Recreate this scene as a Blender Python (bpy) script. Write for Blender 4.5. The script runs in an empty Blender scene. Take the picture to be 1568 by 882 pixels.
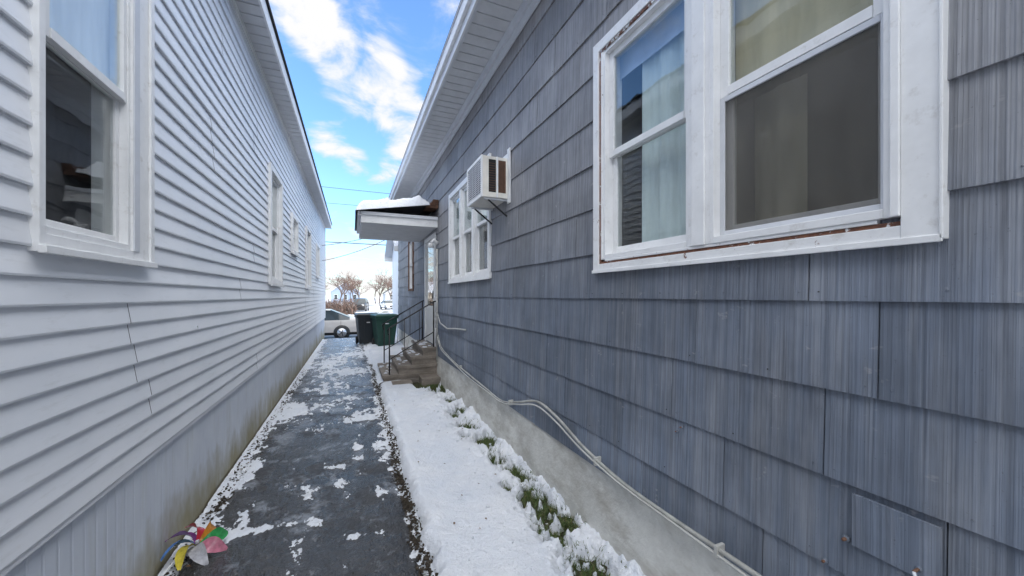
import bpy, math, random
from mathutils import Vector, noise, Matrix
random.seed(7)
scene=bpy.context.scene
D=1.45; L=1.0; H=1.55
YB=-5.0; YR=13.4; YL=16.2

# ---------------------------------------------------------------- helpers
class MB:
    def __init__(s,name,mats):
        s.n=name; s.m=mats; s.v=[]; s.f=[]; s.mi=[]; s.t=[]; s.sm=[]
    def face(s,pts,mi=0,t=0.5,smooth=False):
        b=len(s.v); s.v.extend([tuple(p) for p in pts]); s.f.append(list(range(b,b+len(pts)))); s.mi.append(mi); s.t.append(t); s.sm.append(smooth)
    def idx(s,vs,fs,mi=0,t=0.5,smooth=False):
        b=len(s.v); s.v.extend([tuple(p) for p in vs])
        for f in fs:
            s.f.append([b+i for i in f]); s.mi.append(mi); s.t.append(t); s.sm.append(smooth)
    def box(s,x0,x1,y0,y1,z0,z1,mi=0,t=0.5):
        if x0>x1:x0,x1=x1,x0
        if y0>y1:y0,y1=y1,y0
        if z0>z1:z0,z1=z1,z0
        v=[(x0,y0,z0),(x1,y0,z0),(x1,y1,z0),(x0,y1,z0),(x0,y0,z1),(x1,y0,z1),(x1,y1,z1),(x0,y1,z1)]
        s.idx(v,[(0,3,2,1),(4,5,6,7),(0,1,5,4),(1,2,6,5),(2,3,7,6),(3,0,4,7)],mi,t)
    def tube(s,pts,rad,n=8,mi=0,t=0.5,cap=True):
        pts=[Vector(p) for p in pts]
        if not hasattr(rad,'__len__'): rad=[rad]*len(pts)
        vs=[];fs=[]
        for i,p in enumerate(pts):
            if i==0:d=pts[1]-p
            elif i==len(pts)-1:d=p-pts[i-1]
            else:d=pts[i+1]-pts[i-1]
            if d.length<1e-6:d=Vector((0,0,1))
            d.normalize()
            a=d.cross(Vector((0,0,1)))
            if a.length<.05:a=d.cross(Vector((0,1,0)))
            a.normalize(); b=d.cross(a)
            for k in range(n):
                an=2*math.pi*k/n
                vs.append(p+(a*math.cos(an)+b*math.sin(an))*rad[i])
        for i in range(len(pts)-1):
            for k in range(n):
                fs.append((i*n+k,i*n+(k+1)%n,(i+1)*n+(k+1)%n,(i+1)*n+k))
        if cap:
            fs.append(tuple(range(n))[::-1]); fs.append(tuple((len(pts)-1)*n+k for k in range(n)))
        s.idx(vs,fs,mi,t,n>=6)
    def build(s,parent=None,bevel=0):
        me=bpy.data.meshes.new(s.n); me.from_pydata(s.v,[],s.f)
        for m in s.m: me.materials.append(m)
        me.polygons.foreach_set('material_index',s.mi)
        me.polygons.foreach_set('use_smooth',s.sm)
        a=me.attributes.new('tint','FLOAT','FACE'); a.data.foreach_set('value',s.t)
        me.update()
        o=bpy.data.objects.new(s.n,me); scene.collection.objects.link(o)
        if parent:o.parent=parent
        if bevel:
            md=o.modifiers.new('bevel','BEVEL'); md.width=bevel; md.segments=2; md.limit_method='ANGLE'
        return o
def empty(name):
    o=bpy.data.objects.new(name,None); scene.collection.objects.link(o); o.empty_display_size=.2; return o
def sub_rects(r,holes):
    out=[r]
    for h in holes:
        nx=[]
        for (a,b,c,d) in out:
            ha,hb,hc,hd=h
            if hb<=a or ha>=b or hd<=c or hc>=d: nx.append((a,b,c,d)); continue
            if ha>a: nx.append((a,ha,c,d))
            if hb<b: nx.append((hb,b,c,d))
            m0=max(a,ha); m1=min(b,hb)
            if hc>c: nx.append((m0,m1,c,hc))
            if hd<d: nx.append((m0,m1,hd,d))
        out=nx
    return out

# material helpers
def mat(name):
    m=bpy.data.materials.new(name); m.use_nodes=True
    nt=m.node_tree; b=nt.nodes['Principled BSDF']; return m,nt,b
def N(nt,t,**k):
    n=nt.nodes.new(t)
    for a,v in k.items(): setattr(n,a,v)
    return n
def ramp(nt,fac,stops):
    r=N(nt,'ShaderNodeValToRGB'); e=r.color_ramp.elements
    while len(e)<len(stops): e.new(.5)
    for i,(p,c) in enumerate(stops):
        e[i].position=p; e[i].color=(c[0],c[1],c[2],1) if hasattr(c,'__len__') else (c,c,c,1)
    nt.links.new(fac,r.inputs[0]); return r.outputs[0]
def noi(nt,scale,detail=4,rough=.6,vscale=None,off=(0,0,0)):
    tc=N(nt,'ShaderNodeTexCoord'); mp=N(nt,'ShaderNodeMapping')
    if vscale: mp.inputs['Scale'].default_value=vscale
    mp.inputs['Location'].default_value=off
    n=N(nt,'ShaderNodeTexNoise'); n.inputs['Scale'].default_value=scale; n.inputs['Detail'].default_value=min(4,detail); n.inputs['Roughness'].default_value=rough
    nt.links.new(tc.outputs['Object'],mp.inputs[0]); nt.links.new(mp.outputs[0],n.inputs[0]); return n.outputs[0]
def mix(nt,fac,a,b,mode='MIX'):
    m=N(nt,'ShaderNodeMix'); m.data_type='RGBA'; m.blend_type=mode
    for s,v in ((m.inputs[0],fac),(m.inputs[6],a),(m.inputs[7],b)):
        if hasattr(v,'is_linked'): nt.links.new(v,s)
        elif hasattr(v,'__len__'): s.default_value=(v[0],v[1],v[2],1)
        else: s.default_value=v
    return m.outputs[2]
def math_(nt,op,a,b=0.0,clamp=False):
    m=N(nt,'ShaderNodeMath',operation=op); m.use_clamp=clamp
    for s,v in ((m.inputs[0],a),(m.inputs[1],b)):
        if hasattr(v,'is_linked'): nt.links.new(v,s)
        else: s.default_value=v
    return m.outputs[0]
def bump(nt,b,h,strength=.3,dist=.01,prev=None):
    n=N(nt,'ShaderNodeBump'); n.inputs['Strength'].default_value=strength; n.inputs['Distance'].default_value=dist
    nt.links.new(h,n.inputs['Height'])
    if prev is not None: nt.links.new(prev,n.inputs['Normal'])
    nt.links.new(n.outputs[0],b.inputs['Normal']); return n.outputs[0]
def posz(nt,axis=2):
    tc=N(nt,'ShaderNodeTexCoord'); sp=N(nt,'ShaderNodeSeparateXYZ'); nt.links.new(tc.outputs['Object'],sp.inputs[0]); return sp.outputs[axis]
def simple(name,col,rough=.6,var=.12,scale=6,metal=0,bs=0,spec=.5):
    m,nt,b=mat(name)
    f=noi(nt,scale,4,.65)
    c=ramp(nt,f,[(.3,[x*(1-var) for x in col]),(.7,[min(1,x*(1+var)) for x in col])])
    nt.links.new(c,b.inputs['Base Color']); b.inputs['Roughness'].default_value=rough; b.inputs['Metallic'].default_value=metal
    b.inputs['Specular IOR Level'].default_value=spec
    if bs: bump(nt,b,noi(nt,scale*12,3,.6),bs,.004)
    return m

# --- specific materials
def m_shingle():
    m,nt,b=mat('asbestos_shingle_paint')
    at=N(nt,'ShaderNodeAttribute'); at.attribute_name='tint'
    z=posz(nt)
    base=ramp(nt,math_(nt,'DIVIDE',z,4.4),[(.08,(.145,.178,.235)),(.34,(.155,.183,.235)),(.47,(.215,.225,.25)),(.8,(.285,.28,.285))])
    st=noi(nt,1.0,4,.7,(1,9,1.1))
    base=mix(nt,ramp(nt,st,[(.45,0),(.72,.45)]),base,(.34,.35,.37))
    st2=noi(nt,1.0,4,.7,(1,22,2.0),(3,1,5))
    base=mix(nt,ramp(nt,st2,[(.50,0),(.76,.50)]),base,(.085,.095,.12))
    gro=noi(nt,1.0,2,.5,(1,130,1.0))
    base=mix(nt,1.0,base,ramp(nt,gro,[(.35,.78),(.6,1.08)]),'MULTIPLY')
    big=noi(nt,1.6,4,.7)
    base=mix(nt,.8,base,ramp(nt,big,[(.3,.70),(.7,1.24)]),'MULTIPLY')
    tv=ramp(nt,at.outputs['Fac'],[(0,.82),(1,1.14)])
    base=mix(nt,1.0,base,tv,'MULTIPLY')
    sp=noi(nt,90,3,.7)
    base=mix(nt,ramp(nt,sp,[(.66,0),(.74,.5)]),base,(.06,.065,.08))
    sc_=noi(nt,7,4,.8,(1,1,1.6),(8,2,6))
    base=mix(nt,ramp(nt,sc_,[(.64,0),(.72,.5)]),base,(.38,.38,.38))
    nt.links.new(base,b.inputs['Base Color']); b.inputs['Roughness'].default_value=.6; b.inputs['Specular IOR Level'].default_value=.35
    bump(nt,b,gro,.7,.007)
    return m
M_SH=m_shingle()
def m_vinyl():
    m,nt,b=mat('white_lap_siding')
    at=N(nt,'ShaderNodeAttribute'); at.attribute_name='tint'
    c=ramp(nt,noi(nt,1.2,4,.6),[(.3,(.69,.72,.77)),(.7,(.77,.79,.83))])
    c=mix(nt,1.0,c,ramp(nt,at.outputs['Fac'],[(0,.93),(1,1.04)]),'MULTIPLY')
    d=noi(nt,1.0,4,.7,(1,5,30))
    c=mix(nt,ramp(nt,d,[(.56,0),(.8,.38)]),c,(.44,.45,.45))
    nt.links.new(c,b.inputs['Base Color']); b.inputs['Roughness'].default_value=.42; b.inputs['Specular IOR Level'].default_value=.4
    bump(nt,b,noi(nt,1.0,3,.6,(1,6,60)),.15,.003)
    return m
M_VI=m_vinyl()
def m_skirt():
    m,nt,b=mat('painted_foundation_panel')
    z=posz(nt)
    n=noi(nt,3,4,.7,(1,1,.5))
    c=ramp(nt,n,[(.3,(.56,.60,.68)),(.7,(.66,.70,.76))])
    k=math_(nt,'ADD',z,math_(nt,'MULTIPLY',math_(nt,'SUBTRACT',n,.5),.8))
    c=mix(nt,ramp(nt,k,[(.0,1),(.10,.8),(.36,0)]),c,(.31,.28,.18))
    s=noi(nt,1,4,.7,(1,12,1.2),(4,2,1))
    c=mix(nt,ramp(nt,s,[(.52,0),(.78,.4)]),c,(.42,.42,.36))
    nt.links.new(c,b.inputs['Base Color']); b.inputs['Roughness'].default_value=.7
    w=N(nt,'ShaderNodeTexWave'); w.bands_direction='Y'; w.inputs['Scale'].default_value=4.2; w.inputs['Distortion'].default_value=0
    tc=N(nt,'ShaderNodeTexCoord'); nt.links.new(tc.outputs['Object'],w.inputs[0])
    p=bump(nt,b,ramp(nt,w.outputs['Fac'],[(0,0),(.12,1)]),.5,.006)
    bump(nt,b,noi(nt,30,3,.6),.15,.004,p)
    return m
M_SK=m_skirt()
def m_conc(name,col,dirt):
    m,nt,b=mat(name)
    n=noi(nt,4,4,.7)
    c=ramp(nt,n,[(.3,[x*.8 for x in col]),(.7,[x*1.12 for x in col])])
    c=mix(nt,ramp(nt,noi(nt,2,4,.75,(1,1,2.5),(2,3,4)),[(.45,0),(.68,.85)]),c,dirt)
    nt.links.new(c,b.inputs['Base Color']); b.inputs['Roughness'].default_value=.85
    bump(nt,b,noi(nt,25,4,.7),.6,.014)
    return m
M_FD=m_conc('foundation_concrete',(.62,.62,.59),(.36,.34,.30))
M_ST=m_conc('step_stone',(.24,.21,.18),(.12,.10,.08))
def m_trim(name='white_painted_trim',lo=None,col=(.80,.81,.82)):
    m,nt,b=mat(name)
    c=ramp(nt,noi(nt,5,4,.7),[(.3,[x*.86 for x in col]),(.7,col)])
    c=mix(nt,ramp(nt,noi(nt,14,4,.75,(1,1,1),(5,5,1)),[(.58,0),(.72,.45)]),c,(.45,.43,.40))
    if lo is not None:
        r=noi(nt,15,4,.8,(1,1,1),(1,7,3))
        rc=ramp(nt,noi(nt,60,3,.7),[(.3,(.08,.03,.018)),(.7,(.22,.09,.045))])
        c=mix(nt,ramp(nt,r,[(lo,0),(lo+.06,1)]),c,rc)
    nt.links.new(c,b.inputs['Base Color']); b.inputs['Roughness'].default_value=.5
    bump(nt,b,noi(nt,40,3,.6),.12,.003)
    return m
M_TR=m_trim(); M_RU=m_trim('rusted_trim',.47); M_RU3=m_trim('heavily_rusted_trim',.36); M_RU2=m_trim('chipped_trim',.63)
M_GT=simple('grey_trim',(.58,.60,.64),.5,.08)
M_SOF=simple('soffit_panel',(.58,.59,.61),.6,.08)
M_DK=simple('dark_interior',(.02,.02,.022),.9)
M_ROOM=simple('room_wall',(.12,.115,.10),.9)
M_ROOF=simple('roof_shingles',(.04,.04,.045),.9,.3,20,bs=.5)
M_BLK=simple('black_metal',(.012,.012,.013),.4,.2)
def m_cloth(name,col,tr):
    m,nt,b=mat(name)
    c=ramp(nt,noi(nt,3,4,.65,(1,4,.6)),[(.3,[x*.75 for x in col]),(.7,col)])
    nt.links.new(c,b.inputs['Base Color']); b.inputs['Roughness'].default_value=.9
    if tr:
        out=[n for n in nt.nodes if n.type=='OUTPUT_MATERIAL'][0]
        t=N(nt,'ShaderNodeBsdfTransparent'); mx=N(nt,'ShaderNodeMixShader'); mx.inputs[0].default_value=1-tr
        nt.links.new(t.outputs[0],mx.inputs[1]); nt.links.new(b.outputs[0],mx.inputs[2]); nt.links.new(mx.outputs[0],out.inputs[0])
    return m
M_CUR=m_cloth('curtain_fabric',(.68,.77,.77),.0)
M_CUR2=m_cloth('sheer_curtain',(.70,.63,.45),.12)
M_CUR3=m_cloth('curtain_as_sky_reflection',(.88,.88,.87),0)  # white curtain, paled to stand for the bright sky reflection in the glass
M_BLUE=simple('painted_sky_reflection',(.45,.52,.68),.8,.1)  # blue sky reflection put into a surface colour
M_DOOR=simple('storm_door',(.72,.72,.70),.5,.08)
M_BRN=simple('brown_wood',(.13,.065,.04),.8,.3,15,bs=.4)
M_PIPE=simple('pvc_pipe',(.45,.45,.43),.5,.15)
M_CAB=simple('cable_jacket',(.34,.34,.32),.5,.3,12)
M_RUB=simple('rubber',(.015,.015,.015),.8)
def m_glass(name,tint=(.9,.93,.95),ior=1.6):
    m,nt,b=mat(name); nt.nodes.remove(b)
    out=[n for n in nt.nodes if n.type=='OUTPUT_MATERIAL'][0]
    fr=N(nt,'ShaderNodeFresnel')
    ge=N(nt,'ShaderNodeNewGeometry'); mr=N(nt,'ShaderNodeMapRange'); mr.inputs[3].default_value=ior; mr.inputs[4].default_value=1/ior
    nt.links.new(ge.outputs['Backfacing'],mr.inputs[0]); nt.links.new(mr.outputs[0],fr.inputs[0])
    tr=N(nt,'ShaderNodeBsdfTransparent'); tr.inputs[0].default_value=(*tint,1)
    gl=N(nt,'ShaderNodeBsdfGlossy'); gl.inputs['Roughness'].default_value=.02; gl.inputs['Color'].default_value=(1,1,1,1)
    # old panes are never perfectly flat
    bp=N(nt,'ShaderNodeBump'); bp.inputs['Strength'].default_value=.06; bp.inputs['Distance'].default_value=.02
    nt.links.new(noi(nt,4,2,.5),bp.inputs['Height']); nt.links.new(bp.outputs[0],gl.inputs['Normal'])
    mx=N(nt,'ShaderNodeMixShader')
    nt.links.new(fr.outputs[0],mx.inputs[0]); nt.links.new(tr.outputs[0],mx.inputs[1]); nt.links.new(gl.outputs[0],mx.inputs[2])
    nt.links.new(mx.outputs[0],out.inputs[0]); return m
M_GL=m_glass('window_glass',(.93,.95,.95),1.5)
def m_screen():
    m,nt,b=mat('insect_screen')
    out=[n for n in nt.nodes if n.type=='OUTPUT_MATERIAL'][0]
    c=ramp(nt,noi(nt,3,4,.7,(1,3,.8)),[(.3,(.085,.08,.07)),(.7,(.16,.15,.13))])
    nt.links.new(c,b.inputs['Base Color']); b.inputs['Roughness'].default_value=.6
    tr=N(nt,'ShaderNodeBsdfTransparent'); mx=N(nt,'ShaderNodeMixShader'); mx.inputs[0].default_value=.55
    nt.links.new(tr.outputs[0],mx.inputs[1]); nt.links.new(b.outputs[0],mx.inputs[2]); nt.links.new(mx.outputs[0],out.inputs[0]); return m
M_SC=m_screen()
def m_snow(name='snow',dirt=.3):
    m,nt,b=mat(name)
    n=noi(nt,2.2,4,.7)
    c=ramp(nt,n,[(.3,(.60,.64,.71)),(.65,(.71,.73,.77))])
    sp=noi(nt,70,4,.8,(1,1,1),(2,2,2))
    c=mix(nt,ramp(nt,sp,[(.68,0),(.76,dirt)]),c,(.10,.08,.05))
    nt.links.new(c,b.inputs['Base Color']); b.inputs['Roughness'].default_value=.6
    p=bump(nt,b,noi(nt,9,4,.75),.9,.03)
    bump(nt,b,noi(nt,90,3,.7),.8,.006,p)
    return m
M_SN=m_snow(dirt=.35); M_SN2=m_snow('slushy_snow',.8)
def m_asph():
    m,nt,b=mat('wet_asphalt')
    n=noi(nt,1.6,4,.7)
    f=noi(nt,110,3,.7)
    c=ramp(nt,f,[(.3,(.009,.009,.010)),(.60,(.028,.028,.030)),(.78,(.10,.10,.10))])
    c=mix(nt,ramp(nt,n,[(.4,0),(.7,.5)]),c,(.048,.044,.040))
    y=posz(nt,1)
    fro=noi(nt,3.2,4,.8,(1,1,1),(3,9,1))
    k=math_(nt,'ADD',fro,math_(nt,'MULTIPLY',math_(nt,'SUBTRACT',y,3.6),.03))
    fm=ramp(nt,k,[(.55,0),(.66,.42)])
    c=mix(nt,fm,c,(.36,.39,.44))
    st=noi(nt,11,4,.85,(1,.6,1),(1,1,7))
    c=mix(nt,ramp(nt,st,[(.58,0),(.66,.42)]),c,(.28,.29,.32))
    nt.links.new(c,b.inputs['Base Color'])
    r=noi(nt,3.4,4,.75,(1,.7,1),(7,2,1))
    nt.links.new(ramp(nt,r,[(.40,.05),(.50,.18),(.60,.55)]),b.inputs['Roughness'])
    b.inputs['Specular IOR Level'].default_value=.75
    p=bump(nt,b,noi(nt,12,4,.75,(1,.7,1)),.9,.025)
    bump(nt,b,f,.5,.007,p)
    return m
M_AS=m_asph()
def m_soil():
    m,nt,b=mat('soil')
    c=ramp(nt,noi(nt,25,4,.75),[(.3,(.018,.014,.010)),(.6,(.055,.042,.028)),(.8,(.09,.075,.05))])
    nt.links.new(c,b.inputs['Base Color']); b.inputs['Roughness'].default_value=.9
    bump(nt,b,noi(nt,40,4,.7),.8,.02); return m
M_SO=m_soil()
def m_ground():
    m,nt,b=mat('snowy_ground')
    n=noi(nt,.35,4,.7)
    s=ramp(nt,noi(nt,18,4,.7),[(.3,(.03,.03,.015)),(.7,(.10,.09,.05))])
    c=mix(nt,ramp(nt,n,[(.44,0),(.50,1)]),s,(.70,.72,.75))
    nt.links.new(c,b.inputs['Base Color']); b.inputs['Roughness'].default_value=.8
    bump(nt,b,noi(nt,6,4,.7),.4,.04); return m
M_GR=m_ground()
M_ROAD=simple('road_asphalt',(.10,.10,.105),.5,.35,1.5,bs=.3)

# ---------------------------------------------------------------- ground
g=MB('ground',[M_GR,M_SO])
def gz(y): 
    if y<15.0: return -.03
    if y>18.0: return -.56
    t=(y-15)/3; return -.03-.53*(t*t*(3-2*t))
ys=[-150,-60,-20,-5,0]+[i*1.0 for i in range(1,15)]+[15+i*.25 for i in range(0,13)]+[20,25,30,40,60,100,200,500,900]
xs=[-700,-200,-60,-20,-8,-4,-2,-1,0,1,2,4,8,20,60,200,700]
vs=[(x,y,gz(y)) for y in ys for x in xs]; nx=len(xs)
fs=[(j*nx+i,j*nx+i+1,(j+1)*nx+i+1,(j+1)*nx+i) for j in range(len(ys)-1) for i in range(nx-1)]
g.idx(vs,fs,0,smooth=True); g.build()
sl=MB('soil_strip',[M_SO]); sl.face([(-1.05,YB,-.012),(1.5,YB,-.012),(1.5,14.8,-.012),(-1.05,14.8,-.012)]); sl.build()
rd=MB('street',[M_ROAD,M_SN2,M_FD])
rd.face([(-200,19.2,-.545),(200,19.2,-.545),(200,28,-.545),(-200,28,-.545)])
rd.box(-200,200,19.0,19.2,-.60,-.44,2)
rd.box(-200,200,28.0,28.2,-.60,-.44,2)
rd.build()

# asphalt walkway with irregular right edge
def edge(y): return .37+.03*noise.noise(Vector((y*1.3,3,1)))+.018*noise.noise(Vector((y*6,7,1)))+.010*noise.noise(Vector((y*19,7,1)))
wk=MB('walkway',[M_AS])
n=420; m_=16; vs=[]
for j in range(n+1):
    y=-4+ (19.2)*j/n
    xl=-.93+.02*noise.noise(Vector((y*3,9,1))); xr=edge(y)
    for i in range(m_+1):
        x=xl+(xr-xl)*i/m_
        z=.007*noise.noise(Vector((x*2,y*1.2,0)))
        if i in(0,m_): z=-.02
        jt=min(abs((y+.35)%1.55-.775),1)
        if jt<.03: z-=.006
        vs.append((x,y,z))
wk.idx(vs,[(j*(m_+1)+i,j*(m_+1)+i+1,(j+1)*(m_+1)+i+1,(j+1)*(m_+1)+i) for j in range(n) for i in range(m_)],0,smooth=True)
wk.build()

# thin snow patches on the walkway
blobs=[(-.33,3.34,.07,.10,1),(-.58,2.94,.24,.05,1),(-.80,3.05,.12,.16,1),(-.12,3.40,.05,.06,.9),(.03,4.16,.06,.14,.9),(.26,4.05,.06,.34,1),(-.08,3.75,.10,.05,.8),
 (-.72,5.8,.18,.30,1.2),(.06,2.62,.09,.04,.9),(.20,3.1,.05,.18,.9),(-.35,4.9,.10,.14,.8),(.1,5.2,.20,.2,.75),(.0,6.2,.3,.15,.75),(-.3,7.0,.35,.3,.8),(0,8.4,.4,.3,.85),(-.5,9.5,.3,.5,.9),(.1,10.8,.4,.5,.95),(-.78,2.35,.08,.12,1),(-.82,4.0,.06,.4,.8),(-.2,2.85,.05,.08,.7)]
sp=MB('snow_patches',[M_SN2])
def patch(x,y):
    f=noise.fractal(Vector((x*8,y*5,2)),.4,2.4,7)
    g_=noise.noise(Vector((x*1.3,y*.8,8)))
    v=-.72+f*.85+.5*g_
    for bx,by,sx,sy,a in blobs:
        q=((x-bx)/sx)**2+((y-by)/sy)**2
        if q<6: v+=a*1.05*math.exp(-q*.7)
    ed=max(0,1-(x+.97)/.16); v+=.95*ed
    er=max(0,1-(edge(y)-x)/.08); v+=.55*er
    if y>4.2: v+=.11*min(1.8,(y-4.2)/2)
    return v
xa,xb,ya,yb=-.99,.42,1.5,14.9
nxp=150; ystep=[ya]
while ystep[-1]<yb: ystep.append(ystep[-1]+.009+.006*max(0,ystep[-1]-3)*.6)
vs=[]
for y in ystep:
    for i in range(nxp+1):
        x=xa+(xb-xa)*i/nxp
        v=patch(x,y)
        h=max(-.02,min(.008,v*.038))
        if h>0: h+=.004*noise.noise(Vector((x*20,y*20,1)))
        vs.append((x,y,h+.001))
W=nxp+1
fs=[]
for j in range(len(ystep)-1):
    for i in range(nxp):
        q=(j*W+i,j*W+i+1,(j+1)*W+i+1,(j+1)*W+i)
        if max(vs[k][2] for k in q)>-.012: fs.append(q)
sp.idx(vs,fs,0,smooth=True); sp.build()

# snow bank against the grey house
holes=[(1.25,2.42,.14),(1.28,2.62,.10),(1.17,2.12,.10),(1.30,3.05,.09),(1.24,3.30,.10),(1.27,3.7,.13),(1.34,2.85,.08),(1.24,4.25,.13),(1.20,4.7,.10),(1.34,4.9,.10),(1.12,2.75,.045),(1.34,2.2,.09),(1.1,3.9,.05),(1.3,5.4,.12),(1.22,1.75,.15),(1.3,6.0,.16),(1.38,6.4,.25),(1.2,6.55,.2),(1.33,3.8,.07)]
def bank(x,y):
    e=edge(y)+.035+.035*noise.noise(Vector((y*4,1,1)))+.02*noise.noise(Vector((y*16,2,1)))
    t=(x-e)/.10
    if t<0: h=-.05
    else:
        t=min(1,t); h=-.03+.105*(1-(1-t)**2.4)
    h+=.024*noise.noise(Vector((x*2.2,y*1.4,5)))+.010*noise.noise(Vector((x*7,y*5,5)))
    rough=max(0,min(1,(x-1.00-.12*noise.noise(Vector((y*2,4,4))))/.12))
    if rough>0:
        c=noise.fractal(Vector((x*6,y*5,9)),.7,2.3,6)
        v1=noise.voronoi(Vector((x*11+.6*c,y*9,3)))[0][0]
        h+=rough*(.008+.034*c+.040*(.45-v1))
    for hx,hy,hr in holes:
        q=((x-hx)**2+((y-hy)*.75)**2)/(hr*hr)
        if q<4: h-=.19*math.exp(-q*1.3)*(1+1.2*noise.fractal(Vector((x*14,y*14,1)),.8,2,3))
    if y>6.1: h-=.10*min(1,(y-6.1)/.5)*(1 if x>.95 else .25)
    return h
sb=MB('snow_bank',[M_SN]); 
ystep=[1.2]
while ystep[-1]<6.9: ystep.append(ystep[-1]+.009+.004*max(0,ystep[-1]-2.5))
NX=125
xs_=[.36+(1.47-.36)*i/(NX-1) for i in range(NX)]
vs=[(x,y,bank(x,y)) for y in ystep for x in xs_]; W=NX
sb.idx(vs,[(j*W+i,j*W+i+1,(j+1)*W+i+1,(j+1)*W+i) for j in range(len(ystep)-1) for i in range(W-1)],0,smooth=True)
def bank2(x,y):
    e=edge(y)-.02+.05*noise.noise(Vector((y*3,1,1)))
    t=max(-.5,min(1,(x-e)/.12)); return -.03+.08*t+.03*noise.noise(Vector((x*4,y*3,2)))
ys2=[6.9+.06*i for i in range(135)]
vs=[(.3+1.17*i/30,y,bank2(.3+1.17*i/30,y)) for y in ys2 for i in range(31)]
sb.idx(vs,[(j*31+i,j*31+i+1,(j+1)*31+i+1,(j+1)*31+i) for j in range(len(ys2)-1) for i in range(30)],0,smooth=True)
ys2=[-3+.14*i for i in range(31)]
vs=[(.36+1.11*i/30,y,bank2(.36+1.11*i/30,y)+.02) for y in ys2 for i in range(31)]
sb.idx(vs,[(j*31+i,j*31+i+1,(j+1)*31+i+1,(j+1)*31+i) for j in range(len(ys2)-1) for i in range(30)],0,smooth=True)
def lump(mb,c,r,mi=0,sq=.7,seed=0,n=7):
    vs=[];fs=[]
    for a in range(n+1):
        th=math.pi*a/n
        for k in range(n*2):
            ph=math.pi*k/n
            d=Vector((math.sin(th)*math.cos(ph),math.sin(th)*math.sin(ph),math.cos(th)))
            rr=r*(1+.55*noise.noise(d*1.6+Vector((seed*3.1,0,0)))+.35*noise.noise(d*4+Vector((seed,0,0))))
            vs.append((c[0]+d.x*rr,c[1]+d.y*rr,c[2]+d.z*rr*sq))
    w=n*2
    for a in range(n):
        for k in range(w): fs.append((a*w+k,(a+1)*w+k,(a+1)*w+(k+1)%w,a*w+(k+1)%w))
    mb.idx(vs,fs,mi,smooth=True)
for i in range(260):
    y=random.uniform(1.7,6.2); x=random.gauss(1.12,.16)
    if x>1.42 or x<.6: continue
    r=random.choice([.004,.006,.006,.009,.013]); lump(sb,(x,y,bank(x,y)+r*.2),r,seed=i,n=5)
sb.build()

# grass tufts
def m_grass():
    m,nt,b=mat('grass_blades')
    at=N(nt,'ShaderNodeAttribute'); at.attribute_name='tint'
    nt.links.new(ramp(nt,at.outputs['Fac'],[(0,(.025,.05,.010)),(.6,(.07,.13,.025)),(1,(.18,.16,.06))]),b.inputs['Base Color']); b.inputs['Roughness'].default_value=.6
    return m
gr=MB('grass_tufts',[m_grass()])
def blade(x,y,z,l,w):
    a=random.uniform(0,6.28); ln=random.uniform(.2,1.1)
    dx,dy=math.cos(a),math.sin(a); px,py=-dy*w,dx*w
    p0=Vector((x,y,z)); p1=p0+Vector((dx*l*ln*.3,dy*l*ln*.3,l*.5)); p2=p0+Vector((dx*l*ln,dy*l*ln,l*.7))
    t=random.random()
    gr.face([p0-Vector((px,py,0)),p0+Vector((px,py,0)),p1+Vector((px*.8,py*.8,0)),p1-Vector((px*.8,py*.8,0))],0,t)
    gr.face([p1-Vector((px*.8,py*.8,0)),p1+Vector((px*.8,py*.8,0)),p2],0,t)
for hx,hy,hr in holes:
    for i in range(int(4600*hr)):
        x=random.gauss(hx,max(.02,hr*.5)); y=random.gauss(hy,max(.02,hr*.7))
        if x>1.44: continue
        bh=bank(x,y)
        if bh>.055: continue
        blade(x,y,max(-.012,bh-.012),random.uniform(.025,.06),random.uniform(.0013,.0026))
for i in range(500):
    y=random.uniform(1.6,8); x=edge(y)+random.uniform(.0,.05); blade(x,y,-.015,random.uniform(.01,.03),.0015)
gr.build()
db=MB('gravel_debris',[M_SO,simple('dead_leaf',(.13,.075,.035),.8,.3)])
for i in range(3200):
    y=1.7+7.3*random.random()**1.4
    s=random.random()
    if s<.6: x=edge(y)+random.gauss(.01,.022)
    elif s<.92: x=-.93+abs(random.gauss(0,.05))-.03
    else: x=random.uniform(-.9,.35)
    r=random.choice([.003,.004,.006,.008,.011]) if s<.92 else .004
    lump(db,(x,y,.006 if s>.6 else .010),r,0,seed=i,n=3)
for i in range(70):
    y=random.uniform(2,7); x=random.choice([-.9+random.random()*.1, random.uniform(.5,1.3)])
    z=.02 if x<0 else bank(x,y)+.006
    a=random.uniform(0,6.28); l=random.uniform(.008,.02)
    db.face([(x,y,z),(x+l*math.cos(a),y+l*math.sin(a),z+.006),(x+1.6*l*math.cos(a+.4),y+1.6*l*math.sin(a+.4),z),(x+l*math.cos(a+.9),y+l*math.sin(a+.9),z+.003)],1)
db.build()

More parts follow.
